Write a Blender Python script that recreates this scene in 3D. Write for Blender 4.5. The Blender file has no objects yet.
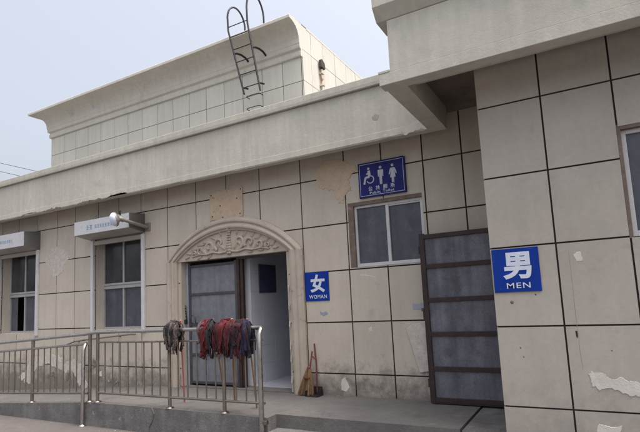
import bpy, bmesh, math, random
from mathutils import Vector, Matrix, noise

# ------------------------------------------------------------------ camera, world, sun, exposure
S = bpy.context.scene
COL = S.collection
rad = math.radians

def cam_rot(pitch, yaw, roll):
    cy, sy = math.cos(yaw), math.sin(yaw)
    f = Vector((-sy*math.cos(pitch), cy*math.cos(pitch), math.sin(pitch)))
    r = Vector((cy, sy, 0)); u = r.cross(f)
    c, s = math.cos(roll), math.sin(roll)
    r2 = r*c + u*s; u2 = u*c - r*s
    return Matrix(((r2.x, u2.x, -f.x), (r2.y, u2.y, -f.y), (r2.z, u2.z, -f.z)))

cd = bpy.data.cameras.new('camera')
cam = bpy.data.objects.new('camera', cd); COL.objects.link(cam)
cam.matrix_world = Matrix.Translation((0, -6.20922576, 1.04494927)) @ cam_rot(0.119349083, 0.501541345, -0.0499161514).to_4x4()
cd.sensor_width = 36; cd.sensor_fit = 'HORIZONTAL'
cd.lens = 36*487.892361/640
cd.shift_y = 24.5220693/640
cd.clip_end = 2000; cd.clip_start = 0.05
S.camera = cam

SUN_EL, SUN_AZ = rad(72), rad(90)      # azimuth clockwise from +Y (behind the building, to its right)
W = bpy.data.worlds.new('World'); S.world = W; W.use_nodes = True
nt = W.node_tree; nt.nodes.clear()
sky = nt.nodes.new('ShaderNodeTexSky'); sky.sky_type = 'NISHITA'; sky.sun_disc = False
sky.sun_elevation = SUN_EL; sky.sun_rotation = SUN_AZ
sky.air_density = 1.0; sky.dust_density = 10.0; sky.ozone_density = 1.0
hs = nt.nodes.new('ShaderNodeHueSaturation'); hs.inputs['Saturation'].default_value = 0.5
bgd = nt.nodes.new('ShaderNodeBackground'); bgd.inputs['Strength'].default_value = 0.15
wo = nt.nodes.new('ShaderNodeOutputWorld')
nt.links.new(sky.outputs[0], hs.inputs['Color']); nt.links.new(hs.outputs[0], bgd.inputs[0]); nt.links.new(bgd.outputs[0], wo.inputs[0])

sl = bpy.data.lights.new('sun', 'SUN'); sl.energy = 0.5; sl.angle = rad(10); sl.color = (1.0, 0.95, 0.88)
so = bpy.data.objects.new('sun', sl); COL.objects.link(so)
sd = Vector((math.sin(SUN_AZ)*math.cos(SUN_EL), math.cos(SUN_AZ)*math.cos(SUN_EL), math.sin(SUN_EL)))
so.rotation_euler = sd.to_track_quat('Z', 'Y').to_euler(); so.location = (20, 20, 30)
S.view_settings.view_transform = 'Standard'; S.view_settings.look = 'None'
S.view_settings.exposure = 1.2; S.view_settings.gamma = 1.0; S.view_settings.use_curve_mapping = False

random.seed(7)
GZ = -0.64      # ground
PZ = -0.30      # platform top

# ------------------------------------------------------------------ materials
def mat(name, col, rough=0.7, metal=0.0, var=0.12, scale=3.0, fine=0.08, bump=0.15, island=0.0,
        stains=None, streak=0.0, base_dirt=None, spec=0.5, world=True, top_dirt=None, bscale=60.0, rust=None):
    """painted / cast / metal surface with mottling; coordinates in metres"""
    m = bpy.data.materials.new(name); m.use_nodes = True
    t = m.node_tree; t.nodes.clear(); N = t.nodes.new; L = t.links.new
    out = N('ShaderNodeOutputMaterial'); b = N('ShaderNodeBsdfPrincipled'); L(b.outputs[0], out.inputs[0])
    b.inputs['Roughness'].default_value = rough; b.inputs['Metallic'].default_value = metal
    b.inputs['Specular IOR Level'].default_value = spec
    if world:
        g = N('ShaderNodeNewGeometry'); P = g.outputs['Position']
    else:
        g = N('ShaderNodeTexCoord'); P = g.outputs['Object']
    def math_(op, a, bb=None, cl=False):
        n = N('ShaderNodeMath'); n.operation = op; n.use_clamp = cl
        for i, v in enumerate((a, bb)):
            if v is None: continue
            if isinstance(v, (int, float)): n.inputs[i].default_value = v
            else: L(v, n.inputs[i])
        return n.outputs[0]
    def noise_(sc, det=4, vec=None, stretch=None, rough_=0.55):
        n = N('ShaderNodeTexNoise'); n.inputs['Scale'].default_value = sc; n.inputs['Detail'].default_value = det
        n.inputs['Roughness'].default_value = rough_
        v = vec or P
        if stretch:
            mp = N('ShaderNodeMapping'); mp.inputs['Scale'].default_value = stretch; L(v, mp.inputs[0]); v = mp.outputs[0]
        L(v, n.inputs['Vector']); return n.outputs['Fac']
    def mr(v, a, bb, c, d):
        n = N('ShaderNodeMapRange'); n.inputs[1].default_value = a; n.inputs[2].default_value = bb
        n.inputs[3].default_value = c; n.inputs[4].default_value = d; L(v, n.inputs[0]); return n.outputs[0]
    def mixc(f, a, bb):
        n = N('ShaderNodeMix'); n.data_type = 'RGBA'
        if isinstance(f, (int, float)): n.inputs[0].default_value = f
        else: L(f, n.inputs[0])
        for s, v in ((6, a), (7, bb)):
            if isinstance(v, tuple): n.inputs[s].default_value = (*v, 1)
            else: L(v, n.inputs[s])
        return n.outputs[2]
    fac = mr(noise_(scale), 0.3, 0.7, 1-var, 1+var)
    if fine: fac = math_('MULTIPLY', fac, mr(noise_(scale*14, 6), 0.3, 0.7, 1-fine, 1+fine))
    if island:
        gi = N('ShaderNodeNewGeometry'); fac = math_('MULTIPLY', fac, mr(gi.outputs['Random Per Island'], 0, 1, 1-island, 1+island))
    if streak: fac = math_('MULTIPLY', fac, mr(noise_(1.0, 5, stretch=(9, 9, 0.7)), 0.35, 0.7, 1.0+streak*.3, 1-streak))
    vm = N('ShaderNodeVectorMath'); vm.operation = 'SCALE'; vm.inputs[0].default_value = col; L(fac, vm.inputs['Scale'])
    c = vm.outputs[0]
    if stains:   # (colour, noise scale, threshold, softness)
        for (sc, nsc, th, so_) in stains:
            c = mixc(mr(noise_(nsc, 7, rough_=0.65), th, th+so_, 0, 1), c, sc)
    if base_dirt:  # (colour, z low, z high, amount): splash dirt with a ragged upper edge
        dc, z0, z1, am = base_dirt
        sep = N('ShaderNodeSeparateXYZ'); L(P, sep.inputs[0])
        h = math_('ADD', sep.outputs['Z'], mr(noise_(5.0, 6, rough_=0.7), 0.3, 0.7, -0.28, 0.28))
        c = mixc(mr(h, z0, z1, am, 0), c, dc)
    if rust:
        c = mixc(mr(noise_(rust[1], 8, rough_=0.7), rust[2], rust[2]+.08, 0, 1), c, rust[0])
    L(c, b.inputs['Base Color'])
    if bump:
        bp = N('ShaderNodeBump'); bp.inputs['Strength'].default_value = bump; bp.inputs['Distance'].default_value = 0.01
        L(math_('ADD', noise_(bscale, 6), math_('MULTIPLY', noise_(bscale*.12, 4), 1.5)), bp.inputs['Height']); L(bp.outputs[0], b.inputs['Normal'])
    if metal < .5 and rough > .3:
        L(mr(noise_(scale*3, 4), .3, .7, rough-.06, rough+.08), b.inputs['Roughness'])
    elif metal >= .5:
        L(mr(noise_(scale*4, 4), .3, .7, rough*.75, rough*1.5), b.inputs['Roughness'])
    return m

M = {}
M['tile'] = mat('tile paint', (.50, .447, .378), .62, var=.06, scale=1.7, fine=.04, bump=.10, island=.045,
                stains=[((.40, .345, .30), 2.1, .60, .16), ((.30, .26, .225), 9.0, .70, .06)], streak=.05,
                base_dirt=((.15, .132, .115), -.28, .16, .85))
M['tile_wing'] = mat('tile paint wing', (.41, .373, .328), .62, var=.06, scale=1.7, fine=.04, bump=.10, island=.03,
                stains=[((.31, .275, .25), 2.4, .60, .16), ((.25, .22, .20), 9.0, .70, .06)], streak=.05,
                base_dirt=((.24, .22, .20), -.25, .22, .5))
M['tile_skylit'] = mat('tile paint sky lit', (.575, .562, .50), .62, var=.04, scale=1.7, fine=.03, bump=.08, island=.035, streak=.07,
                stains=[((.54, .52, .47), 2.3, .63, .14)])  # same tiles as the main wall; stronger sky light put into a lighter colour
M['grout'] = mat('grout', (.022, .02, .018), .9, bump=0)
M['grout_high'] = mat('grout upper', (.07, .068, .062), .9, bump=0)
M['render'] = mat('cement render', (.515, .495, .43), .8, var=.07, scale=1.1, fine=.04, bump=.28, streak=.11,
                  stains=[((.43, .415, .38), 2.6, .56, .16), ((.60, .58, .53), 4.1, .66, .04), ((.34, .325, .30), 16, .71, .05)])
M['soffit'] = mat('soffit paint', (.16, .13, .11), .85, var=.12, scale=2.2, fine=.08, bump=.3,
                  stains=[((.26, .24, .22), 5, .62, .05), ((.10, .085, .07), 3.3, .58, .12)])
M['cornice'] = mat('cornice paint', (.59, .565, .505), .75, var=.05, scale=1.2, fine=.04, bump=.15, streak=.07,
                   stains=[((.48, .45, .41), 2.6, .62, .1)])
M['cream'] = mat('moulding cream paint', (.44, .38, .315), .6, var=.09, scale=4, fine=.05, bump=.18,
                 stains=[((.27, .225, .18), 7, .60, .10)])
M['relief'] = mat('relief plaster', (.40, .345, .28), .65, var=.12, scale=6, fine=.07, bump=.2, stains=[((.28, .235, .185), 12, .55, .12)])
M['patch'] = mat('cement patch', (.54, .42, .31), .9, var=.10, scale=8, fine=.1, bump=.5, stains=[((.34, .25, .18), 14, .6, .1)])
M['patch_grey'] = mat('old plaster', (.53, .48, .435), .9, var=.14, scale=14, fine=.12, bump=.5, stains=[((.42, .37, .33), 22, .58, .08)])
M['patch_white'] = mat('white filler', (.58, .55, .50), .85, var=.08, scale=9, fine=.06, bump=.3)
M['patch_dark'] = mat('bare mortar', (.17, .15, .14), .95, var=.2, scale=12, fine=.15, bump=.7, stains=[((.42, .40, .38), 16, .58, .04)])
M['hole'] = mat('shallow scar', (.34, .325, .29), .9, var=.15, scale=9, fine=.1, bump=.3)
M['repair'] = mat('crack filler', (.27, .245, .22), .7, var=.05, scale=3, fine=.04, bump=.12)
M['concrete'] = mat('platform concrete', (.122, .116, .110), .85, var=.16, scale=1.6, fine=.1, bump=.45,
                    stains=[((.095, .088, .087), 2.4, .54, .13), ((.175, .163, .158), 6, .60, .10), ((.06, .056, .054), 19, .66, .06)])
M['kerb'] = mat('kerb concrete', (.145, .138, .136), .88, var=.2, scale=3.2, fine=.14, bump=.6, streak=.2,
                stains=[((.10, .095, .09), 3.8, .54, .12), ((.26, .25, .24), 9, .64, .05)])
M['ground'] = mat('yard concrete', (.098, .087, .083), .9, var=.10, scale=.9, fine=.09, bump=.4,
                  stains=[((.078, .070, .066), 1.5, .54, .14), ((.125, .115, .108), 7, .62, .08), ((.055, .05, .046), 13, .67, .06)])
M['unseen_dark_ground'] = mat('unseen_dark_ground', (.07, .068, .066), .9, var=.15, scale=1.5, fine=.2, bump=.6)  # for the added ground behind the camera, dark to cut bounce light
M['steel'] = mat('stainless steel', (.29, .255, .225), .36, 1.0, var=.14, scale=5, fine=0, bump=0, stains=[((.20, .15, .115), 5, .60, .12)])  # base colour darkened to stand in for reflections of dark surroundings
M['steel_bright'] = mat('polished handrail', (.44, .42, .40), .30, 1.0, var=.08, scale=5, fine=0, bump=0, stains=[((.34, .31, .28), 3, .60, .2)])
M['alu'] = mat('white aluminium', (.56, .56, .57), .45, 0.0, var=.06, scale=6, bump=.03, stains=[((.36, .34, .31), 8, .62, .1)])
M['alu_grey'] = mat('grey aluminium', (.40, .39, .39), .45, 0.2, var=.08, scale=6, bump=.03, stains=[((.24, .22, .20), 8, .60, .1)])
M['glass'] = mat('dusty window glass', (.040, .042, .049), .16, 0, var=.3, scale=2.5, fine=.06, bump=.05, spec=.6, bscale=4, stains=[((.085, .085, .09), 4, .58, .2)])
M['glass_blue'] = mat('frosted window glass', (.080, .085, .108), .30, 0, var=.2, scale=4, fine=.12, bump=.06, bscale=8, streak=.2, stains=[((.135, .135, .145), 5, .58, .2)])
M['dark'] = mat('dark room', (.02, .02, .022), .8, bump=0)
M['brown_frame'] = mat('rust brown frame', (.033, .017, .0145), .6, .0, var=.3, scale=9, fine=.2, bump=.3,
                       rust=((.10, .038, .024), 17, .60))
M['galv'] = mat('galvanised sheet', (.15, .15, .18), .5, .25, var=.2, scale=5, fine=.2, bump=.1, streak=.35,
                stains=[((.085, .080, .092), 4.5, .54, .16), ((.12, .085, .065), 13, .66, .06)])
M['door_sheet'] = mat('grey door sheet', (.20, .205, .235), .5, .25, var=.14, scale=9, fine=.16, bump=.08, streak=.15)
M['door_bar'] = mat('dark door bars', (.075, .073, .082), .5, .3, var=.2, scale=9, bump=.1, rust=((.10, .05, .03), 24, .66))
M['reveal'] = mat('raw brown reveal', (.17, .13, .105), .9, var=.2, scale=9, fine=.12, bump=.4, stains=[((.27, .22, .185), 9, .58, .1)])
M['jamb'] = mat('blue grey jamb', (.30, .32, .37), .5, .1, var=.1, scale=6, bump=.06)
M['blue'] = mat('blue sign enamel', (.006, .036, .27), .55, 0, spec=.15, var=.14, scale=5, fine=.05, bump=.05, bscale=3, stains=[((.035, .075, .30), 22, .64, .08)])
M['navy'] = mat('navy sign enamel', (.022, .024, .15), .55, 0, spec=.15, var=.14, scale=5, fine=.05, bump=.05, bscale=3, stains=[((.05, .055, .19), 26, .64, .08)])
M['sign_white'] = mat('sign white', (.62, .66, .76), .5, 0, var=.03, scale=9, bump=0)
M['sign_dim'] = mat('sign grey white', (.48, .49, .55), .5, 0, var=.03, scale=9, bump=0)
M['box_front'] = mat('shutter box front', (.50, .51, .53), .45, 0, var=.07, scale=5, bump=.03, stains=[((.36, .35, .34), 5, .6, .12)])
M['box_side'] = mat('shutter box casing', (.15, .145, .14), .5, .3, var=.12, scale=6, bump=.06)
M['box_under'] = mat('shutter box underside', (.36, .34, .32), .5, .1, var=.1, scale=6, bump=.04)
M['ink'] = mat('blue print', (.10, .23, .42), .6, bump=0)
M['ladder'] = mat('dark ladder paint', (.030, .027, .030), .5, .4, var=.2, scale=8, bump=.1, rust=((.10, .05, .035), 20, .66))
M['rust'] = mat('rusty conduit', (.62, .56, .46), .6, .1, var=.2, scale=14, bump=.2, rust=((.36, .17, .06), 11, .50))
M['floodlight'] = mat('lamp housing', (.05, .043, .04), .6, .2, var=.2, scale=12, bump=.1)
M['lens'] = mat('lamp dome', (.62, .70, .84), .85, 0, var=.05, scale=9, bump=0)
M['lamp_arm'] = mat('lamp arm', (.27, .25, .235), .5, .4, var=.1, scale=9, bump=.05)
M['black'] = mat('black rubber', (.015, .015, .016), .6, bump=.05)
M['indoor_tile'] = mat('indoor wall tile', (.62, .635, .69), .28, 0, var=.04, scale=2, fine=.02, bump=.01)
M['indoor_floor'] = mat('indoor floor tile', (.46, .47, .52), .22, 0, var=.06, scale=3, fine=.03, bump=.02)
M['indoor_ceiling'] = mat('indoor ceiling', (.45, .45, .45), .8, bump=0)
M['poster'] = mat('dark blue notice board', (.055, .065, .12), .35, 0, var=.2, scale=6, bump=0)
M['pole_red'] = mat('red stick', (.17, .042, .035), .55, 0, var=.15, scale=12, bump=.05)
M['pole_pink'] = mat('pink mop handle', (.48, .16, .20), .5, 0, var=.1, scale=12, bump=.02)
M['pole_wood'] = mat('wooden mop handle', (.26, .17, .10), .7, 0, var=.2, scale=12, bump=.1)
M['straw'] = mat('straw', (.215, .135, .07), .85, 0, var=.25, scale=30, bump=.3, island=.35)
M['cloth_brown'] = mat('brown check cloth', (.06, .045, .044), .95, 0, var=.5, scale=30, bump=.5, island=.5, stains=[((.36, .32, .29), 75, .60, .05)])
M['cloth_red'] = mat('red cloth', (.095, .010, .014), .95, 0, var=.3, scale=25, bump=.5, island=.35)
M['cloth_crimson'] = mat('dark crimson cloth', (.045, .008, .013), .95, 0, var=.3, scale=25, bump=.5, island=.4)
M['cloth_black'] = mat('black cloth', (.016, .015, .018), .95, 0, var=.3, scale=25, bump=.5, island=.4)
M['cloth_navy'] = mat('navy cloth', (.016, .013, .032), .95, 0, var=.3, scale=25, bump=.5, island=.4)
M['cloth_pink'] = mat('faded pink cloth', (.12, .075, .078), .95, 0, var=.3, scale=25, bump=.5, island=.4)

# ------------------------------------------------------------------ mesh builder
class MB:
    def __init__(s): s.v = []; s.f = []; s.sm = []; s.mi = []; s.cm = 0
    def add(s, vs, fs, smooth=False):
        o = len(s.v); s.v += [tuple(v) for v in vs]
        for f in fs: s.f.append([o+i for i in f]); s.sm.append(smooth); s.mi.append(s.cm)
    def box(s, x0, x1, y0, y1, z0, z1, b=0.0):
        x0, x1 = min(x0, x1), max(x0, x1); y0, y1 = min(y0, y1), max(y0, y1); z0, z1 = min(z0, z1), max(z0, z1)
        if b > 0:
            bm = bmesh.new(); bmesh.ops.create_cube(bm, size=1)
            for v in bm.verts: v.co = Vector(((x0+x1)/2+v.co.x*(x1-x0), (y0+y1)/2+v.co.y*(y1-y0), (z0+z1)/2+v.co.z*(z1-z0)))
            bmesh.ops.bevel(bm, geom=list(bm.edges), offset=min(b, .45*min(x1-x0, y1-y0, z1-z0)), segments=2, profile=.5, affect='EDGES')
            bm.verts.index_update()
            s.add([v.co for v in bm.verts], [[v.index for v in f.verts] for f in bm.faces]); bm.free(); return
        s.add([(x0,y0,z0),(x1,y0,z0),(x1,y1,z0),(x0,y1,z0),(x0,y0,z1),(x1,y0,z1),(x1,y1,z1),(x0,y1,z1)],
              [(0,3,2,1),(4,5,6,7),(0,1,5,4),(1,2,6,5),(2,3,7,6),(3,0,4,7)])
    def prism(s, poly, a0, a1, axis='Y', smooth=False):
        """poly: list of 2-D points; extruded along axis between a0 and a1 (XZ for Y, YZ for X, XY for Z)"""
        def p(u, v, a): return {'Y': (u, a, v), 'X': (a, u, v), 'Z': (u, v, a)}[axis]
        n = len(poly); vs = [p(u, v, a0) for u, v in poly] + [p(u, v, a1) for u, v in poly]
        ar = sum(poly[i][0]*poly[(i+1) % n][1]-poly[(i+1) % n][0]*poly[i][1] for i in range(n))
        fs = [tuple(range(n)), tuple(range(2*n-1, n-1, -1))] + [(i, i+n, (i+1) % n+n, (i+1) % n) for i in range(n)]
        # outward orientation is repaired in build()
        s.add(vs, fs, smooth)
    def tube(s, pts, r, n=10, cap=True, r2=None, smooth=True):
        pts = [Vector(p) for p in pts]; m = len(pts); vs = []
        prev = None
        for i, p in enumerate(pts):
            t = (pts[min(i+1, m-1)]-pts[max(i-1, 0)]).normalized()
            if prev is None:
                a = Vector((0, 0, 1)) if abs(t.z) < .9 else Vector((1, 0, 0)); u = t.cross(a).normalized()
            else:
                u = (prev-t*prev.dot(t)).normalized()
            prev = u; w = t.cross(u)
            rr = r if r2 is None else r+(r2-r)*i/(m-1)
            vs += [p+(u*math.cos(2*math.pi*k/n)+w*math.sin(2*math.pi*k/n))*rr for k in range(n)]
        fs = [(i*n+k, i*n+(k+1) % n, (i+1)*n+(k+1) % n, (i+1)*n+k) for i in range(m-1) for k in range(n)]
        s.add(vs, fs, smooth)
        if cap:
            s.add(vs[:n], [tuple(range(n-1, -1, -1))]); s.add(vs[-n:], [tuple(range(n))])
    def lathe(s, prof, origin, axis, n=24):
        """prof: (radius, distance along axis)"""
        o = Vector(origin); t = Vector(axis).normalized(); a = Vector((0, 0, 1)) if abs(t.z) < .9 else Vector((1, 0, 0))
        u = t.cross(a).normalized(); w = t.cross(u); vs = []
        for r, d in prof: vs += [o+t*d+(u*math.cos(2*math.pi*k/n)+w*math.sin(2*math.pi*k/n))*max(r, 1e-4) for k in range(n)]
        s.add(vs, [(i*n+k, i*n+(k+1) % n, (i+1)*n+(k+1) % n, (i+1)*n+k) for i in range(len(prof)-1) for k in range(n)], True)
    def build(s, name, mats, parent=None, kind=None, label=None, recalc=True):
        me = bpy.data.meshes.new(name)
        off = root_loc(parent) if parent is not None else Vector((0, 0, 0))
        me.from_pydata([tuple(Vector(v)-off) for v in s.v], [], s.f)
        me.polygons.foreach_set('use_smooth', s.sm); me.polygons.foreach_set('material_index', s.mi)
        if recalc:
            bm = bmesh.new(); bm.from_mesh(me); bmesh.ops.recalc_face_normals(bm, faces=bm.faces); bm.to_mesh(me); bm.free()
        me.update()
        for m in (mats if isinstance(mats, (list, tuple)) else [mats]): me.materials.append(M[m])
        o = bpy.data.objects.new(name, me); COL.objects.link(o)
        if parent is not None: o.parent = parent
        if kind: o['kind'] = kind
        if label: o['label'] = label
        return o
def root_loc(o):
    v = Vector((0, 0, 0))
    while o is not None: v += o.location; o = o.parent
    return v
def thing(name, label, cat, loc, group=None):
    o = bpy.data.objects.new(name, None); COL.objects.link(o); o.location = loc; o.empty_display_size = .2
    o['label'] = label; o['category'] = cat
    if group: o['group'] = group
    return o
def tag(o, label, cat, group=None):
    o['label'] = label; o['category'] = cat
    if group: o['group'] = group
    return o
def copy_tree(o, delta, parent=None):
    c = o.copy(); COL.objects.link(c); c.parent = parent
    if parent is None: c.location = Vector(o.location)+Vector(delta)
    for ch in [x for x in o.children]: copy_tree(ch, delta, c)
    return c

# ------------------------------------------------------------------ ground and platform (setting)
b = MB(); b.add([(-400,-400,GZ),(400,-400,GZ),(400,400,GZ),(-400,400,GZ)], [(0,1,2,3)]); b.build('ground', 'ground', kind='structure')
b = MB(); b.box(-90, 90, -70, -6.0, GZ-.1, GZ+.004); b.build('added_dark_ground', 'unseen_dark_ground', kind='structure')  # unseen dark strip added behind the camera to deepen shade under the eaves

def plat_z(x): return PZ if x > -6.6 else max(PZ-(-6.6-x)*.060, GZ+.004)
KY, RY = -1.38, -1.19           # kerb face, right hand edge
b = MB()
xs = [-12.3, -11.5, -10.5, -9.5, -8.5, -7.5, -6.6, -6.0, -5.2, -4.4, -3.47]
n = len(xs)
def wob(i, a=.006): return a*math.sin(i*12.9898+4.1)
top = [(x, KY+wob(i), plat_z(x)) for i, x in enumerate(xs)] + [(x, .3, plat_z(x)) for x in xs]
bot = [(x, KY+wob(i), GZ-.05) for i, x in enumerate(xs)] + [(x, .3, GZ-.05) for x in xs]
b.cm = 0
b.add(top, [(i, i+1, n+i+1, n+i) for i in range(n-1)])
b.cm = 1
b.add(top[:n]+bot[:n], [(i, n+i, n+i+1, i+1) for i in range(n-1)])
b.add([top[n-1], bot[n-1], bot[2*n-1], top[2*n-1]], [(0,1,2,3)])
b.add([top[0], bot[0], bot[n], top[n]], [(0,3,2,1)])
b.build('platform_ramp', ['concrete', 'kerb'], kind='structure', recalc=False)
b = MB(); b.box(-3.4699, -1.285, RY, .3, GZ-.05, PZ); b.build('platform_slab', 'concrete', kind='structure')
b = MB(); b.box(-1.268, 3.5, RY, .3, GZ-.05, PZ-.010, .012); b.build('platform_slab', 'kerb', kind='structure')
b = MB(); b.box(-3.467, 3.5, -1.62, RY+.02, GZ-.05, -.455, .012); b.build('step', 'kerb', kind='structure')

b = MB()
for a, c_ in zip([(-5.37, -.30), (-5.33, -.38), (-5.36, -.46), (-5.42, -.55)], [(-5.33, -.38), (-5.36, -.46), (-5.42, -.55), (-5.44, -.64)]):
    b.prism([(a[0]-.002, a[1]), (a[0]+.003, a[1]), (c_[0]+.003, c_[1]), (c_[0]-.003, c_[1])], KY-.0075, KY+.02, 'Y')
b.build('kerb_crack', 'patch_dark', kind='structure')
# ------------------------------------------------------------------ the toilet building
BL = thing('toilet_building', 'single storey public toilet clad in beige panels, with an arched doorway and rooftop block', 'building', (-5, 0, GZ))

def tile_panels(mb, us, vs, holes, front, back, axis, gap=.014, sgn=-1, ch=.004):
    """panels on a plane. axis 'Y': u=x, v=z, front at y=front. axis 'X': u=y, front at x=front"""
    def sub(r, h):
        (a0, a1, c0, c1), (h0, h1, k0, k1) = r, h
        if h0 >= a1 or h1 <= a0 or k0 >= c1 or k1 <= c0: return [r]
        o = []
        if k0 > c0: o.append((a0, a1, c0, k0))
        if k1 < c1: o.append((a0, a1, k1, c1))
        lo, hi = max(c0, k0), min(c1, k1)
        if h0 > a0: o.append((a0, h0, lo, hi))
        if h1 < a1: o.append((h1, a1, lo, hi))
        return o
    def P(u, d, v): return (u, d, v) if axis == 'Y' else (d, u, v)
    g = gap/2
    for i in range(len(us)-1):
        for j in range(len(vs)-1):
            rs = [(us[i]+g, us[i+1]-g, vs[j]+g, vs[j+1]-g)]
            for h in holes: rs = [q for r in rs for q in sub(r, h)]
            if not rs: continue
            o = len(mb.v)
            allv = []; allf = []
            dz = random.uniform(-.0012, .0012)
            ucs = sorted({q for r in rs for q in r[:2]}); vcs = sorted({q for r in rs for q in r[2:]})
            vid = {}
            def vi(u, v):
                k = (round(u, 5), round(v, 5))
                if k not in vid: vid[k] = len(allv); allv.append(P(u, front+dz, v))
                return vid[k]
            # split to a common grid so the panel stays one island
            for a in range(len(ucs)-1):
                for c_ in range(len(vcs)-1):
                    um, vm_ = (ucs[a]+ucs[a+1])/2, (vcs[c_]+vcs[c_+1])/2
                    if any(r[0] <= um <= r[1] and r[2] <= vm_ <= r[3] for r in rs):
                        allf.append((vi(ucs[a], vcs[c_]), vi(ucs[a+1], vcs[c_]), vi(ucs[a+1], vcs[c_+1]), vi(ucs[a], vcs[c_+1])))
            # outer skirts
            ec = {}
            for f in allf:
                for k in range(4):
                    e = (f[k], f[(k+1) % 4]); ec[e] = 1
            bk = {}
            for (p, q) in list(ec):
                if (q, p) in ec: continue
                for w in (p, q):
                    if w not in bk:
                        v = list(allv[w]); v[1 if axis == 'Y' else 0] = back; bk[w] = len(allv); allv.append(tuple(v))
                allf.append((q, p, bk[p], bk[q]))
            mb.add(allv, allf)

def bevel(o, w=.003, seg=2):
    m = o.modifiers.new('bevel', 'BEVEL'); m.width = w; m.segments = seg; m.limit_method = 'ANGLE'; m.angle_limit = rad(40); m.harden_normals = False

V = [-13.0, -12.35, -11.72, -11.05, -10.368, -9.664, -9.067, -8.347, -7.756, -7.145, -6.474, -5.80, -5.132, -4.457, -3.694, -2.956, -2.381, -1.796, -1.285, -.70]
V = [-24.4+.675*k for k in range(12)]+[-16.3, -15.65, -15.0, -14.3, -13.65] + V
H = [-.75, 0, .71, 1.435, 2.103, 2.8, 3.45]
W1 = (-11.70, -10.33, .62, 2.42); W2 = (-8.45, -7.11, .66, 2.42); W3 = (-2.93, -1.84, 1.455, 2.375); DR = (-6.19, -3.97, -.8, 1.80)
holes = [W1, W2, W3, DR]
b = MB(); tile_panels(b, V, H, holes, 0.0, .016, 'Y', gap=.019); b.build('wall', 'tile', BL)
# backing wall with openings (reveals are real)
def wall_with_holes(mb, x0, x1, z0, z1, y0, y1, hs):
    us = sorted({x0, x1, *[h[0] for h in hs], *[h[1] for h in hs]}); vs = sorted({z0, z1, *[min(max(q, z0), z1) for h in hs for q in h[2:]]})
    for i in range(len(us)-1):
        j = 0
        while j < len(vs)-1:
            um = (us[i]+us[i+1])/2
            solid = lambda jj: not any(h[0] < um < h[1] and h[2] < (vs[jj]+vs[jj+1])/2 < h[3] for h in hs)
            if solid(j):
                k = j
                while k+1 < len(vs)-1 and solid(k+1): k += 1
                mb.box(us[i], us[i+1], y0, y1, vs[j], vs[k+1]); j = k+1
            else: j += 1
b = MB(); wall_with_holes(b, -24.4, -.70, -.75, 3.45, .014, .030, holes); b.build('grout', 'grout', BL)
b = MB(); wall_with_holes(b, -24.4, -.70, -.75, 3.75, .030, .26, holes); b.build('wall_core', 'tile', BL)
# men's wing front wall (stands 1.42 m forward) and its end wall
YM = -1.418
MV = [-.813, -.244, .322, .90, 1.47, 2.04, 2.61, 3.18]
W4 = (.318, 1.50, 1.425, 2.385)
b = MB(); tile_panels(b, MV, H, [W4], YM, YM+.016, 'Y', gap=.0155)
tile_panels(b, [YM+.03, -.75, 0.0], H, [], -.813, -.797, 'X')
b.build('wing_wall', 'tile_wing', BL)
b = MB(); wall_with_holes(b, -.797, 3.18, -.75, 3.45, YM+.014, YM+.03, [W4]); b.box(-.799, -.782, YM+.03, 0, -.75, 3.45); b.build('wing_grout', 'grout', BL)
b = MB(); wall_with_holes(b, -.782, 3.18, -.75, 3.45, YM+.03, YM+.24, [W4]); b.box(-.782, -.60, YM+.24, .0, -.75, 3.45); b.build('wing_wall_core', 'tile', BL)
# closed volumes behind (so that it stays a building from the side)
b = MB(); b.box(-24.4, -24.2, .26, 9, -.75, 3.8); b.box(-24.4, 3.4, 9, 9.2, -.75, 3.8); b.box(3.18, 3.4, YM, 9, -.75, 3.8); b.build('rear_wall', 'tile', BL)

# eaves: ceiling, fascia beams, coping
def ragged(x0, x1, z0, z1, y0, y1, seed, mb, amp=.012, step=.12):
    """a beam whose lower edge is chipped here and there"""
    random.seed(seed); n = int((x1-x0)/step); zs = []
    for i in range(n+1): zs.append(z0+max(0, noise.noise(Vector((i*.35, seed, 0)))-.12)*amp*6)
    vs = []
    for i in range(n+1):
        x = x0+(x1-x0)*i/n; vs += [(x, y0, zs[i]), (x, y0, z1), (x, y1, z1), (x, y1, z0+(zs[i]-z0)*.6)]
    fs = []
    for i in range(n):
        for k in range(4): fs.append((i*4+k, i*4+(k+1) % 4, i*4+4+(k+1) % 4, i*4+4+k))
    fs += [(3,2,1,0), (n*4, n*4+1, n*4+2, n*4+3)]
    mb.add(vs, fs)
FY, FB, ZB = -.376, -.25, 3.07
b = MB(); ragged(-24.6, -1.381, ZB, 3.81, FY, FB, 3, b, amp=.006); fo = b.build('fascia', 'render', BL); bevel(fo, .006)
b = MB(); b.box(-24.6, -1.60, FY-.008, FY+.01, 3.085, 3.175); fo = b.build('fascia_band', 'render', BL); bevel(fo, .004)
b = MB(); b.prism([(-.376-.045, 3.815), (-.376-.05, 3.86), (-.376-.05, 3.94), (-.376+.26, 3.955), (-.376+.26, 3.815)], -24.66, -1.62, 'X'); fo = b.build('coping', 'render', BL); bevel(fo, .006)
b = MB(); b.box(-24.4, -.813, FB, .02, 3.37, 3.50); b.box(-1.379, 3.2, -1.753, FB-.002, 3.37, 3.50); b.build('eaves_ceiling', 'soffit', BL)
MY, MBK = -1.91, -1.753
b = MB(); b.box(-1.590, -1.379, MBK, FY-.012, ZB, 3.19); fo = b.build('return_beam', 'render', BL); bevel(fo, .005)
b = MB(); b.box(-1.612, 3.3, MY, MBK-.0015, ZB, 3.19); fo = b.build('wing_fascia', 'render', BL); bevel(fo, .005)
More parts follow.
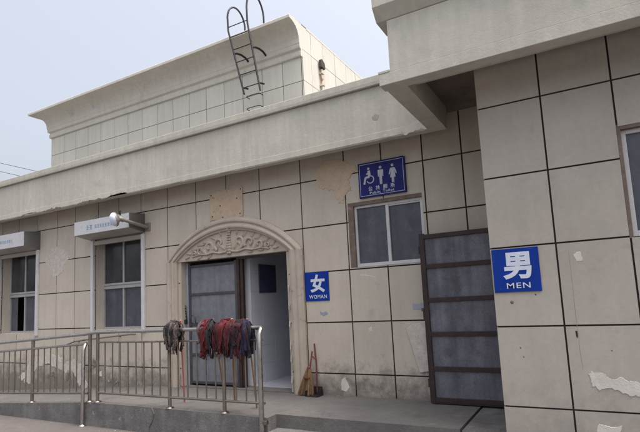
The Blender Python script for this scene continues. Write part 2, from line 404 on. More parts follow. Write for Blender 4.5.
b = MB(); b.box(-1.50, 3.3, MY+.010, MBK+.30, 3.192, 3.72); b.box(-1.50, -1.385, MBK+.30, -.2, 3.192, 3.72); fo = b.build('wing_parapet', 'render', BL); bevel(fo, .006)
b = MB(); b.box(-1.617, -1.50, MY-.004, FY-.002, 3.1915, 3.212); b.build('return_band', 'render', BL)
b = MB()
def corn_poly(off): return [(off, 3.72), (off-.107, 3.84), (off-.107, 4.10), (off+.2, 4.12), (off+.2, 3.72)]
b.prism([(MY+.010-.0, 3.725), (MY-.085, 3.84), (MY-.085, 4.10), (MY+.3, 4.12), (MY+.3, 3.725)], -1.607, 3.3, 'X')
b.prism([(-1.501, 3.722), (-1.605, 3.84), (-1.605, 4.098), (-1.3, 4.118), (-1.3, 3.722)], MY+.302, -.2, 'Y'); fo = b.build('wing_cornice', 'render', BL); bevel(fo, .006)
b = MB(); b.box(-24.5, 3.3, -.11, 9.1, 3.76, 3.84); b.box(-1.3, 3.3, -1.4, -.112, 3.76, 3.84); b.build('roof', 'concrete', BL)

# rooftop block with coved cornice
YP, PX0, PX1 = 2.647, -14.14, -5.08
RB = thing('rooftop_block', '', '', (-9.6, YP, 3.84)); RB.parent = BL; RB.location = Vector((-9.6, YP, 3.84))-Vector(BL.location)
del RB['label']; del RB['category']
bpy.data.objects.remove(RB)
PU = [-13.51+.565*k for k in range(15)]; PU = [PX0]+[u for u in PU if u < PX1-.1]+[PX1]
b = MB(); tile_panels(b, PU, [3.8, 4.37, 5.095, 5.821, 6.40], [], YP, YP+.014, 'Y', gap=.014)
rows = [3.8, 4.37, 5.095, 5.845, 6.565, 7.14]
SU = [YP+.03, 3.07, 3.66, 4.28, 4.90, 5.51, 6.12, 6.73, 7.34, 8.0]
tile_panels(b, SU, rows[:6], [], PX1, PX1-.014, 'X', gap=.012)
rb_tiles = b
b.build('rooftop_wall', 'tile_skylit', BL)
b = MB(); b.box(PX0+.01, PX1-.010, YP+.012, 8, 3.8, 7.10); b.box(PX1-.03, PX1-.012, YP+.0, 8, 3.8, 7.12); core = b.build('rooftop_grout', 'grout_high', BL)
prof = [(0, 6.375), (.035, 6.378), (.045, 6.40), (.045, 6.485), (.03, 6.50), (.03, 6.53), (.075, 6.56), (.085, 6.60), (.085, 6.645), (.095, 6.665), (.10, 6.76), (.118, 6.84),
        (.15, 6.91), (.20, 6.975), (.27, 7.02), (.35, 7.05), (.43, 7.065), (.465, 7.07), (.47, 7.075), (.47, 7.135), (.455, 7.15)]
b = MB(); vs = []
for o, z in prof: vs += [(PX0-o, 8.0, z), (PX0-o, YP-o, z), (PX1-.001, YP-o, z)]
n = len(prof)
b.add(vs, [(i*3+k, i*3+k+1, i*3+k+4, i*3+k+3) for i in range(n-1) for k in range(2)])
b.add([(PX0-.455, 8.0, 7.15), (PX0-.455, YP-.455, 7.15), (PX1-.001, YP-.455, 7.15), (PX1-.001, YP+.25, 7.165), (PX0+.25, YP+.25, 7.165), (PX0+.25, 8.0, 7.165)], [(0,1,4,5), (1,2,3,4)])
co = b.build('rooftop_cornice', 'cornice', BL, recalc=False)
# end cap of the cornice, flush with the side wall, and the side parapet strip
b = MB(); cap = [(YP-o, z) for o, z in prof]+[(YP+.028, 7.15), (YP+.028, 6.375)]
b.prism(cap, PX1-.0008, PX1+.002, 'X'); b.build('cornice_end', 'tile_skylit', BL)
b = MB(); b.box(PX0+.05, PX1+.004, YP+.24, 8.0, 7.125, 7.17); b.build('rooftop_slab', 'cornice', BL)

# ------------------------------------------------------------------ windows (part of the building)
def build_window(x0, x1, z0, z1, yg, open_left=None, label=None):
    """tall window: surface tracks + header outside, recessed aluminium frame with four panes"""
    f = MB(); d = .035
    gx0, gx1 = x0, x1
    # recessed frame
    f.box(gx0, gx0+.05, yg, yg+.06, z0, z1, .003); f.box(gx1-.05, gx1, yg, yg+.06, z0, z1, .003)
    f.box(gx0+.05, gx1-.05, yg, yg+.06, z1-.05, z1, .003); f.box(gx0+.05, gx1-.05, yg, yg+.06, z0, z0+.05, .003)
    zm = z0+(z1-z0)*.478
    f.box(gx0+.05, gx1-.05, yg-.012, yg+.05, zm-.058, zm-.012, .003); f.box(gx0+.05, gx1-.05, yg-.006, yg+.05, zm+.012, zm+.05, .003)
    f.box(gx0+.05, gx1-.05, yg+.01, yg+.04, zm-.012, zm+.012)
    xm = gx0+(gx1-gx0)*.445
    f.box(xm-.019, xm+.019, yg+.002, yg+.045, zm+.05, z1-.05, .003); f.box(xm-.019, xm+.019, yg+.002, yg+.045, z0+.05, zm-.058, .003)
    w = f.build('window', 'alu_grey', BL, label=label)
    for k, (a0, a1, c0, c1, mt) in enumerate([(gx0+.05, xm-.019, zm+.05, z1-.05, 'glass'), (xm+.019, gx1-.05, zm+.05, z1-.05, 'glass'),
                          (gx0+.05, xm-.019, z0+.05, zm-.058, 'glass_blue'), (xm+.019, gx1-.05, z0+.05, zm-.058, 'glass_blue')]):
        if open_left and k == 2:
            p = MB(); p.box(a0, a0+(a1-a0)*.45, yg+.035, yg+.041, c0, c1); p.build('pane', mt, w)
            continue
        p = MB(); p.box(a0, a1, yg+.022+.004*k, yg+.028+.004*k, c0, c1); p.build('pane', mt, w)
    for tx in (x0-.072, x1):
        t = MB(); t.box(tx, tx+.072, -.045, -.002, z0-.04, z1-.03, .004); t.build('shutter_track', 'alu', w)
    t = MB(); t.box(x0+.003, x1-.003, -.03, .04, z1-.115, z1-.035, .004); t.build('shutter_bottom_bar', 'box_under', w)
    t = MB(); t.box(x0, x1, .02, yg, z0-.02, z0+.012, .003); t.build('sill', 'tile', w)
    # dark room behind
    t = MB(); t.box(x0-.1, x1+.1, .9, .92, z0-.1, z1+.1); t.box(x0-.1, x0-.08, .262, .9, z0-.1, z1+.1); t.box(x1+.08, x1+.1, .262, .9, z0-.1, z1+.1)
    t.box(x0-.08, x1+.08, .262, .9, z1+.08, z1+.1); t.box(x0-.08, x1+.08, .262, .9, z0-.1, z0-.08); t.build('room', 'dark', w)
    return w
build_window(W1[0]+.0, W1[1]-.0, W1[2], W1[3], .18, open_left=True, label='tall left window with its lower left sash slid open')
build_window(W2[0]+.0, W2[1]-.0, W2[2], W2[3], .18, label='tall closed window under the lamp')
def build_small_window(x0, x1, z0, z1, y, name='window'):
    f = MB(); w_ = .036
    f.box(x0, x0+w_, y, y+.06, z0, z1, .003); f.box(x1-w_, x1, y, y+.06, z0, z1, .003)
    f.box(x0+w_, x1-w_, y, y+.06, z1-w_, z1, .003); f.box(x0+w_, x1-w_, y, y+.06, z0, z0+w_+.012, .003)
    xm = (x0+x1)/2
    f.box(xm-.03, xm+.015, y+.004, y+.05, z0+w_+.012, z1-w_, .003)
    f.box(xm+.016, x1-w_, y+.012, y+.03, z1-w_-.022, z1-w_, .002)
    w = f.build(name, 'alu', BL)
    p = MB(); p.box(x0+w_, xm-.03, y+.026, y+.031, z0+w_, z1-w_); p.build('pane', 'glass_blue', w)
    p = MB(); p.box(xm+.015, x1-w_, y+.034, y+.039, z0+w_, z1-w_); p.build('pane', 'glass_blue', w)
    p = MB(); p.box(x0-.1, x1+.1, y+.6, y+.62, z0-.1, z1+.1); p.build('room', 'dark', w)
    return w
build_small_window(-2.845, -1.848, 1.46, 2.325, .035)
build_small_window(.345, 1.49, 1.435, 2.355, YM+.05)
# raw mortar reveal left round the sliding windows
b = MB(); b.box(-2.935, -2.846, .004, .09, 1.45, 2.40); b.box(-2.846, -1.80, .004, .09, 2.326, 2.40); b.build('window_reveal', 'reveal', BL)
b = MB(); b.box(.316, .344, YM+.006, YM+.1, 1.42, 2.40); b.box(.344, 1.5, YM+.006, YM+.1, 2.356, 2.40); b.build('window_reveal', 'reveal', BL)

# ------------------------------------------------------------------ arched door surround with relief
AX = (DR[0]+DR[1])/2
def arch_pts(half, z_spring, rise, n=28, base=-.30):
    """pilaster foot, up to spring, segmental arch across, down"""
    R_ = (half*half+rise*rise)/(2*rise); cz = z_spring+rise-R_; a = math.asin(half/R_)
    pts = [(AX-half, base), (AX-half, z_spring*.5), (AX-half, z_spring)]
    for i in range(1, n): t = -a+2*a*i/n; pts.append((AX+R_*math.sin(t), cz+R_*math.cos(t)))
    pts += [(AX+half, z_spring), (AX+half, z_spring*.5), (AX+half, base)]
    return pts
# moulding section from outer edge to inner edge: (inset from outer, projection)
sec = [(0, .0), (0, .045), (.035, .075), (.06, .085), (.085, .082), (.10, .06), (.115, .058), (.135, .07), (.165, .085), (.19, .08), (.205, .052), (.225, .05), (.235, .035), (.235, -.02)]
HW = 1.405-.02; ZS = 1.80; RISE = .645
b = MB(); rings = []
for ins, pr in sec:
    h = HW-ins; rings.append([(x, -pr, z) for x, z in arch_pts(h, ZS+ .0, RISE-ins*.95)])
m_ = len(rings[0]); vs = [p for r in rings for p in r]
b.add(vs, [(i*m_+k, i*m_+k+1, (i+1)*m_+k+1, (i+1)*m_+k) for i in range(len(rings)-1) for k in range(m_-1)], False)
DS = b.build('door_surround', 'cream', BL)
# tympanum
inner = [(x, z) for x, z in arch_pts(HW-.225, ZS, RISE-.225*.95) if z >= ZS-.001]
b = MB(); b.prism([(inner[0][0], 1.795)]+inner+[(inner[-1][0], 1.795)], -.018, .10, 'Y'); b.build('tympanum', 'cream', BL)
for dx in (DR[0]-.001, DR[1]-.029):
    b = MB(); b.box(dx, dx+.03, .0, .25, -.3, 1.79); b.build('door_reveal', 'cream', BL)
# chipped right inner edge
random.seed(5)
for k in range(6):
    z = -.15+k*.27+random.uniform(-.05, .05); b = MB(); b.prism([(DR[1]-.004-random.uniform(0, .006), z), (DR[1]+.010, z-.03), (DR[1]+.016, z+.05), (DR[1]-.002, z+.06+random.uniform(0, .04))], -.040, -.02, 'Y'); b.build('chip', 'patch_grey', DS)
# relief: scrolls either side of an upright plume
b = MB()
def scroll(cx, cz, r0, r1, a0, a1, rr0, rr1, y=-.026, n=22):
    pts = []
    for i in range(n+1):
        t = i/n; a = a0+(a1-a0)*t; r = r0+(r1-r0)*t; pts.append((cx+r*math.cos(a), y, cz+r*math.sin(a)))
    b.tube(pts, rr0*1.35, 8, r2=rr1*1.5)
def leafy(x, z, ang, L_, w, y=-.022):
    n = 7; c, s_ = math.cos(ang), math.sin(ang); vs = []; w *= 1.35; L_ *= 1.1
    for i in range(n+1):
        t = i/n; ww = w*math.sin(math.pi*min(1, t*.9+.08)); bend = .22*L_*t*t
        px, pz = x+c*L_*t-s_*bend, z+s_*L_*t+c*bend
        vs += [(px-s_*ww, y+.006, pz+c*ww), (px, y-.022, pz), (px+s_*ww, y+.006, pz-c*ww)]
    b.add(vs, [(i*3+k, i*3+k+1, i*3+k+4, i*3+k+3) for i in range(n) for k in range(2)], True)
for sg in (-1, 1):
    X = lambda d: AX+sg*d
    def A(a): return a if sg > 0 else math.pi-a
    scroll(X(.20), 2.03, .115, .02, A(-1.2), A(-1.2+5.6*1), .021, .010)
    scroll(X(.42), 1.99, .10, .022, A(3.6), A(3.6-5.4), .020, .010)
    scroll(X(.60), 1.95, .075, .018, A(-1.0), A(-1.0+5.2), .017, .009)
    scroll(X(.76), 1.915, .055, .014, A(3.4), A(3.4-5.0), .014, .008)
    b.tube([(X(.05), -.026, 1.885), (X(.18), -.03, 1.87), (X(.33), -.03, 1.90), (X(.46), -.03, 1.875), (X(.62), -.028, 1.885), (X(.80), -.026, 1.86)], .020, 8, r2=.012)
    for (d, z, an, L_, w) in [(.10, 1.92, .9, .16, .028), (.28, 2.10, .7, .15, .026), (.31, 1.90, 1.3, .15, .026), (.38, 2.06, .3, .16, .026), (.50, 1.88, .9, .15, .025),
                              (.52, 2.04, .2, .14, .024), (.66, 1.98, .1, .13, .022), (.68, 1.87, .7, .12, .02), (.82, 1.90, .4, .10, .018), (.16, 2.15, 1.3, .11, .022),
                              (.24, 1.95, 2.0, .12, .02), (.45, 1.93, 1.9, .10, .018), (.86, 1.86, -.1, .09, .016), (.57, 1.86, -.3, .11, .018), (.36, 1.86, -.4, .10, .018)]:
        leafy(X(d), z, A(an), L_, w)
for i in range(9):
    z = 1.86+i*.043; w = .030+.012*math.sin(i*.8)
    b.lathe([(0, -.03), (w*.6, -.022), (w, 0), (w, .01)], (AX-.018, -.026, z), (0, 1, 0), 10); b.lathe([(0, -.03), (w*.6, -.022), (w, 0), (w, .01)], (AX+.018, -.026, z), (0, 1, 0), 10)
b.lathe([(0, -.05), (.03, -.04), (.045, -.01), (.045, .01)], (AX, -.024, 2.245), (0, 1, 0), 12)
b.build('relief', 'relief', DS)

# ------------------------------------------------------------------ door leaves and the room behind
YD = .12
b = MB(); b.box(DR[0]+.032, -6.105, YD-.02, YD+.05, -.29, 1.78, .003); b.build('door_frame', 'jamb', BL)
lf = MB(); x0, x1 = -6.103, -5.045; zb_ = -.28
for (a0, a1, c0, c1) in [(x0, x0+.045, zb_, 1.755), (x1-.045, x1, zb_, 1.755)]: lf.box(a0, a1, YD-.015, YD+.025, c0, c1, .003)
for z in (1.71, 1.23, .72, .22, -.235): lf.box(x0+.045, x1-.045, YD-.015, YD+.025, z-.022, z+.022, .003)
LF = lf.build('door', 'door_bar', BL, label='grey sheet metal door leaf, closed')
p = MB(); zz = [1.71, 1.23, .72, .22, -.235]
for i in range(4): p.box(x0+.044, x1-.044, YD+.001+.0005*i, YD+.008, zz[i+1]+.021, zz[i]-.021)
p.build('panel', 'door_sheet', LF)
h = MB(); h.tube([(-6.02, YD-.015, .74), (-6.02, YD-.06, .75), (-6.02, YD-.07, .82), (-5.99, YD-.07, .88), (-5.94, YD-.07, .88), (-5.91, YD-.07, .82), (-5.91, YD-.06, .75), (-5.91, YD-.015, .74)], .011, 8)
h.build('handle', 'door_bar', LF)
# second leaf, swung into the room: seen along its edge
lf = MB(); lf.box(-5.035, -4.985, YD-.03, YD+.04, -.29, 1.765, .003);  lf.box(-4.982, -4.925, YD-.01, YD+.045, -.27, 1.755, .003)
lf.build('door', 'brown_frame', BL, label='open door leaf seen along its brown edge')
b = MB(); b.box(-5.043, DR[1], YD-.02, YD+.05, 1.757, 1.795); b.build('door_head', 'door_bar', BL)
b = MB(); b.box(DR[0], DR[1], .0, .27, GZ, -.285, .004); b.build('threshold', 'concrete', BL)
# room
IX = -4.90
b = MB(); tile_panels(b, [.272+.33*i for i in range(11)], [-.28, .02, .32, .62, .92, 1.22, 1.52, 1.82, 2.12, 2.42], [], IX+.0, IX-.01, 'X', gap=.004)
b.build('indoor_wall', 'indoor_tile', BL)
b = MB(); b.box(IX-.12, IX-.008, .262, 3.6, -.28, 2.7); b.box(IX, -3.1, 3.57, 3.68, -.28, 2.7); b.box(-3.1, -3.0, .262, 3.68, -.28, 2.7); b.build('indoor_partition', 'indoor_tile', BL)
b = MB(); b.box(-6.6, -3.0, .262, 3.7, -.60, -.276); b.build('indoor_floor', 'indoor_floor', BL)
b = MB(); b.box(-6.6, -3.0, .262, 3.7, 2.55, 2.6); b.build('indoor_ceiling', 'indoor_ceiling', BL)
b = MB(); b.box(-6.62, -6.6, .262, 3.7, -.3, 2.6); b.box(-6.6, IX-.12, 1.6, 1.62, -.3, 2.6); b.build('indoor_back', 'indoor_tile', BL)
nb = MB(); nb.box(IX+.003, IX+.022, .50, 1.00, 1.20, 1.68, .004); tag(nb.build('notice_board', 'poster'), 'dark blue notice board on the white tiled wall inside the open doorway', 'notice board')

# ------------------------------------------------------------------ open gate leaf beside the wing
g = MB(); gy = -.155; gx0, gx1 = -1.872, -.835; gz0, gz1 = -.285, 1.805
g.box(gx0, gx0+.065, gy-.022, gy+.022, gz0, gz1, .003); g.box(gx1-.05, gx1, gy-.022, gy+.022, gz0, gz1, .003)
gzs = [1.765, 1.385, .965, .545, .125, -.245]
for z in gzs: g.box(gx0+.065, gx1-.05, gy-.022, gy+.022, z-.027, z+.027, .003)
g.box(gx0+.065, gx1-.05, gy-.02, gy+.02, -.285, -.273)
for z in (-.05, .78, 1.60): g.tube([(gx0-.012, gy+.01, z-.05), (gx0-.012, gy+.01, z+.05)], .012, 8)
GA = g.build('gate', 'brown_frame', BL, label='brown framed metal door leaf standing open against the wall')
for i in range(5):
    p = MB(); p.box(gx0+.064, gx1-.049, gy+.002, gy+.008, gzs[i+1]+.026, gzs[i]-.026); p.build('panel', 'galv', GA)
p = MB()
p.box(gx0-.03, gx0+.0, gy-.03, gy+.01, .83, .87, .003); p.build('latch', 'door_bar', GA)

# ------------------------------------------------------------------ patches and scars on the wall (real raised or peeled skins)
def patch(outline, y, th, mt, name='plaster_patch', jit=.012, sub=5, seed=1, parent=BL, hole=None):
    rnd = random.Random(seed); pts = []
    n = len(outline)
    def frac(a, c, lev, am):
        if lev == 0: return [a]
        m = (a+c)/2; d = c-a; L_ = d.length
        k_ = max(-.028, min(.028, rnd.gauss(0, am*(1 if jit > .011 else .45))*L_))
        m = m+Vector((-d.y, d.x)).normalized()*k_+d*rnd.uniform(-.12, .12)
        return frac(a, m, lev-1, am)+frac(m, c, lev-1, am)
    lev = 4 if sub >= 5 else 3
    vv = [Vector((p[0]+rnd.uniform(-jit, jit)*.6, p[1]+rnd.uniform(-jit, jit)*.6)) for p in outline]
    for i in range(n): pts += [tuple(p) for p in frac(vv[i], vv[(i+1) % n], lev, .17)]
    ctr = Vector((sum(p[0] for p in pts)/len(pts), sum(p[1] for p in pts)/len(pts)))
    # thin feathered rim: the skin is a little larger at the wall than at its face
    outer = [tuple(Vector(p)+(Vector(p)-ctr).normalized()*.004) for p in pts]
    q = MB(); m_ = len(pts)
    vs = [(p[0], y-th, p[1]) for p in pts]+[(p[0], y+.001, p[1]) for p in outer]
    q.add(vs, [tuple(range(m_))]+[(k, k+m_, (k+1) % m_+m_, (k+1) % m_) for k in range(m_)]); return q.build(name, mt, parent)

patch([(-3.40, 2.93), (-3.34, 3.04), (-3.10, 3.05), (-2.98, 3.02), (-2.84, 2.93), (-2.76, 2.88), (-2.84, 2.80), (-2.90, 2.72), (-2.86, 2.56), (-2.94, 2.52), (-2.97, 2.42), (-3.07, 2.40), (-3.12, 2.50), (-3.16, 2.62), (-3.28, 2.66), (-3.40, 2.74), (-3.44, 2.84)], 0, .006, 'patch', seed=2, jit=.016)
rr = random.Random(3)
patch([(-9.98, 2.30), (-9.80, 2.39), (-9.52, 2.36), (-9.38, 2.25), (-9.28, 2.12), (-9.40, 2.02), (-9.46, 1.86), (-9.62, 1.78), (-9.80, 1.80), (-9.88, 1.95), (-10.02, 2.05)], 0, .004, 'patch_grey', seed=4, jit=.03)
# fallen render low down on the left: a ragged arch
arch = [(-10.75, -.42), (-10.62, -.02), (-10.35, .12), (-10.0, .19), (-9.62, .16), (-9.38, .02), (-9.12, .10), (-8.86, .02), (-8.74, -.18), (-8.66, -.40), (-8.90, -.42), (-9.02, -.22), (-9.16, -.10), (-9.34, -.16), (-9.56, -.06), (-9.90, .03), (-10.20, -.04), (-10.40, -.20), (-10.48, -.44)]
patch(arch, 0, .005, 'patch_grey', seed=6, jit=.03)
for k, (x, z, w, h) in enumerate([(-10.9, -.35, .22, .12), (-9.9, -.28, .26, .10), (-9.3, -.30, .16, .12), (-8.35, -.20, .12, .08), (-8.5, -.05, .10, .14), (-8.05, -.30, .3, .06), (-9.6, .08, .2, .05)]):
    patch([(x, z), (x+w, z+.02), (x+w*.9, z+h), (x+w*.4, z+h*1.2), (x+.01, z+h*.8)], 0, .0065, 'patch_dark' if k % 3 != 0 else 'patch_white', seed=20+k, jit=.02)
patch([(-3.17, -.10), (-3.11, -.05), (-3.08, -.12), (-3.06, -.18), (-3.12, -.24), (-3.18, -.22)], 0, .004, 'patch_white', seed=8, jit=.008)
patch([(-2.72, .62), (-2.67, .64), (-2.66, .58), (-2.71, .57)], 0, .003, 'patch_white', seed=9, jit=.006, sub=3)
patch([(-2.80, 1.352), (-2.62, 1.335), (-2.56, 1.28), (-2.64, 1.315), (-2.80, 1.340)], 0, .002, 'patch_white', name='chalk_mark', seed=10, jit=.002, sub=3)
patch([(-3.46, .870), (-3.34, .850), (-3.34, .820), (-3.46, .835)], 0, .002, 'jamb', name='paint_smear', seed=11, jit=.008, sub=3)
patch([(-2.07, .93), (-1.90, .93), (-1.90, .84), (-2.07, .85)], 0, .002, 'jamb', name='paint_smear', seed=12, jit=.01, sub=3)
# loose pale sheet of render beside the gate
q = MB(); q.prism([(-2.17, .60), (-2.10, .655), (-1.91, .70), (-1.885, .70), (-1.90, .07), (-2.03, .05), (-2.07, .20)], -.035, -.004, 'Y'); o_ = q.build('loose_render', 'patch_grey', BL); bevel(o_, .006)
# wing wall
q = MB(); hp_ = [(-.150, 1.36), (-.147, 1.05), (-.149, .80), (-.144, .62), (-.146, .50), (-.138, .34)]
for a, c_ in zip(hp_[:-1], hp_[1:]): q.prism([(a[0]-.0015, a[1]), (a[0]+.0015, a[1]), (c_[0]+.0015, c_[1]), (c_[0]-.0015, c_[1])], YM-.0012, YM+.004, 'Y')
q.build('hairline_crack', 'repair', BL)
patch([(-.10, .30), (-.02, .31), (.05, .28), (.14, .285), (.28, .24), (.42, .21), (.44, .13), (.28, .13), (.16, .16), (.06, .19), (-.02, .18), (-.09, .20)], YM, .005, 'patch_white', seed=13, jit=.012)
patch([(-.06, -.11), (.02, -.13), (.10, -.10), (.06, -.17), (.0, -.22), (-.08, -.20)], YM, .004, 'patch_white', seed=14, jit=.01)
patch([(-.12, 1.33), (-.06, 1.34), (-.05, 1.27), (-.10, 1.26)], YM, .003, 'patch_white', seed=15, jit=.01, sub=3)
q = MB(); q.prism([(-.165, .665), (-.150, .665), (-.148, .62), (-.156, .60), (-.163, .62)], YM-.0015, YM+.004, 'Y'); q.build('nail_hole', 'black', BL)
for (x, z, r) in [(-.655, .93, .016), (-.45, .99, .008), (-.62, .52, .007), (-.60, .44, .006), (.09, .50, .006)]: 
    q = MB(); q.lathe([(0, -.0015), (r, -.0015), (r, .003)], (x, YM, z), (0, 1, 0), 12); q.build('stain_spot', 'patch_dark', BL)
# peeled corner of the fascia
patch([(-1.93, 3.12), (-1.80, 3.18), (-1.66, 3.20), (-1.60, 3.10), (-1.60, 3.075), (-1.90, 3.078)], FY-.008, .004, 'patch_white', seed=16, jit=.012)
patch([(-2.32, 3.40), (-2.27, 3.44), (-2.22, 3.40), (-2.25, 3.35), (-2.30, 3.36)], FY, .002, 'hole', seed=17, jit=.008, sub=3)

for k, (x0_, x1_, h_) in enumerate([(-10.3, -9.75, .035), (-9.55, -8.95, .03), (-8.45, -7.75, .032), (-7.6, -7.05, .035)]):
    patch([(x0_, 3.078), (x0_+.04, 3.078+h_*.4), ((x0_*2+x1_)/3, 3.07+h_), ((x0_+x1_*2)/3, 3.07+h_*.7), (x1_-.03, 3.07+h_), (x1_, 3.078)], FY-.008, .003, 'reveal', name='broken_edge', seed=40+k, jit=.004)
# blank board above the arch
q = MB(); q.box(-5.475, -4.785, -.016, -.002, 2.435, 2.915, .003)
bd = q.build('blank_board', 'patch'); tag(bd, 'blank peach coloured board with nail holes above the arched doorway', 'board')
for (x, z) in [(-5.44, 2.86), (-5.25, 2.66), (-4.82, 2.88), (-5.42, 2.50), (-4.84, 2.48), (-4.90, 2.74), (-5.2, 2.46)]:
    q = MB(); q.lathe([(0, -.002), (.012, -.002), (.012, .003)], (x, -.016, z), (0, 1, 0), 10); q.build('nail_hole', 'black', bd)

# ------------------------------------------------------------------ signs
def text_mesh(name, body, size, mt, parent, cx, cz, y, bold=0.0, wide=None, th=.0015, ital=0.0, spacing=1.0):
    c = bpy.data.curves.new(name, 'FONT'); c.body = body; c.size = size; c.offset = bold; c.extrude = th; c.align_x = 'CENTER'; c.align_y = 'CENTER'; c.resolution_u = 4; c.shear = ital; c.space_character = spacing
    t = bpy.data.objects.new('tmp', c); COL.objects.link(t)
    dg = bpy.context.evaluated_depsgraph_get(); me = bpy.data.meshes.new_from_object(t.evaluated_get(dg)); bpy.data.objects.remove(t)
    xs_ = [v.co.x for v in me.vertices]; ys_ = [v.co.y for v in me.vertices]
    mx, my = (min(xs_)+max(xs_))/2, (min(ys_)+max(ys_))/2; sx = (wide[0]/(max(xs_)-min(xs_))) if wide else 1; sy = (wide[1]/(max(ys_)-min(ys_))) if wide else 1
    off = root_loc(parent)
    for v in me.vertices: v.co = Vector((cx+(v.co.x-mx)*sx, y-v.co.z, cz+(v.co.y-my)*sy))-off
    me.name = name; me.materials.clear(); me.materials.append(M[mt])
    o = bpy.data.objects.new(name, me); COL.objects.link(o); o.parent = parent; return o
def small_sign(label, x0, x1, z0, z1, y, hanzi, word, bold):
    s = thing('door_sign', label, 'sign', (x0, y, z0))
    q = MB(); q.box(x0, x1, y-.012, y-.001, z0, z1, .002); q.build('panel', 'blue', s)
    w, h = x1-x0, z1-z0; cx = (x0+x1)/2+.01
    text_mesh('character', hanzi, .3, 'sign_white', s, cx, z0+h*.60, y-.0125, bold, wide=(w*.62, h*.62))
    text_mesh('lettering', word, .07, 'sign_white', s, cx, z0+h*.145, y-.0125, .0003, wide=(w*(.50 if word == 'MEN' else .74), h*.125), spacing=1.15)
    return s
small_sign('square blue sign reading MEN under a large white character, on the front wing wall', -.794, -.392, 1.022, 1.420, YM-.002, '男', 'MEN', .011)
small_sign('square blue sign reading WOMAN under a white character, right of the arched doorway', -3.682, -3.291, 1.020, 1.440, 0, '女', 'WOMAN', .011)
# public toilet sign
s = thing('toilet_sign', 'wide navy Public Toilet sign with wheelchair, man and woman symbols, above the window', 'sign', (-2.72, -.03, 2.41))
sx0, sx1, sz0, sz1, sy_ = -2.722, -2.034, 2.412, 2.907, -.034
q = MB(); q.box(sx0, sx1, sy_, -.001, sz0, sz1, .004); q.build('panel', 'navy', s)
q = MB(); e = .022; t_ = .006
for (a, c_, d_, f_) in [(sx0+e, sx1-e, sz0+e, sz0+e+t_), (sx0+e, sx1-e, sz1-e-t_, sz1-e), (sx0+e, sx0+e+t_, sz0+e+t_, sz1-e-t_), (sx1-e-t_, sx1-e, sz0+e+t_, sz1-e-t_)]: q.box(a, c_, sy_-.001, sy_+.001, d_, f_)
q.build('border_line', 'sign_dim', s)
q = MB()
def SX(u): return sx0+(sx1-sx0)*u
def SZ(v): return sz1-(sz1-sz0)*v
def disc(u, v, r): q.lathe([(0, -.0015), (r, -.0015), (r, .001)], (SX(u), sy_, SZ(v)), (0, 1, 0), 20)
def poly(pts): q.prism([(SX(u), SZ(v)) for u, v in pts], sy_-.0015, sy_+.001, 'Y')
def strip(pts, w):
    ps = [Vector((SX(u), SZ(v))) for u, v in pts]
    for a, c_ in zip(ps[:-1], ps[1:]):
        d = (c_-a).normalized(); nn = Vector((-d.y, d.x))*w/2; q.prism([tuple(a+nn), tuple(c_+nn), tuple(c_-nn), tuple(a-nn)], sy_-.0015-random.uniform(0, .0004), sy_+.001, 'Y')
# wheelchair
disc(.235, .185, .019); strip([(.238, .24), (.248, .42)], .040); strip([(.248, .42), (.165, .43)], .030); strip([(.165, .42), (.125, .62)], .028); strip([(.245, .30), (.18, .34)], .018)
R_ = .105; ring = [(.262+R_*.72*math.cos(a), .50+R_*math.sin(a)) for a in [rad(-75+i*21) for i in range(12)]]
strip(ring, .013)
# man
disc(.49, .20, .021); poly([(.44, .27), (.54, .27), (.55, .29), (.545, .46), (.525, .46), (.522, .34), (.518, .34), (.515, .68), (.495, .68), (.492, .49), (.488, .49), (.485, .68), (.465, .68), (.462, .34), (.458, .34), (.455, .46), (.435, .46), (.43, .29)])
# woman
disc(.745, .20, .021); poly([(.705, .27), (.785, .27), (.80, .30), (.83, .44), (.81, .455), (.782, .35), (.80, .54), (.77, .54), (.768, .68), (.748, .68), (.746, .54), (.742, .54), (.74, .68), (.72, .68), (.718, .54), (.69, .54), (.708, .35), (.68, .455), (.66, .44), (.69, .30)])
q.build('pictogram', 'sign_dim', s)
for k, ch in enumerate('公共厕所'): text_mesh('character', ch, .06, 'sign_dim', s, SX(.255+.158*k), SZ(.765), sy_-.001, .0012, wide=(.062, .062))
text_mesh('lettering', 'Public', .04, 'sign_dim', s, SX(.355), SZ(.885), sy_-.001, .0006, wide=(.165, .034), spacing=1.1)
text_mesh('lettering', 'Toilet', .04, 'sign_dim', s, SX(.635), SZ(.882), sy_-.001, .0006, wide=(.165, .032), spacing=1.1)

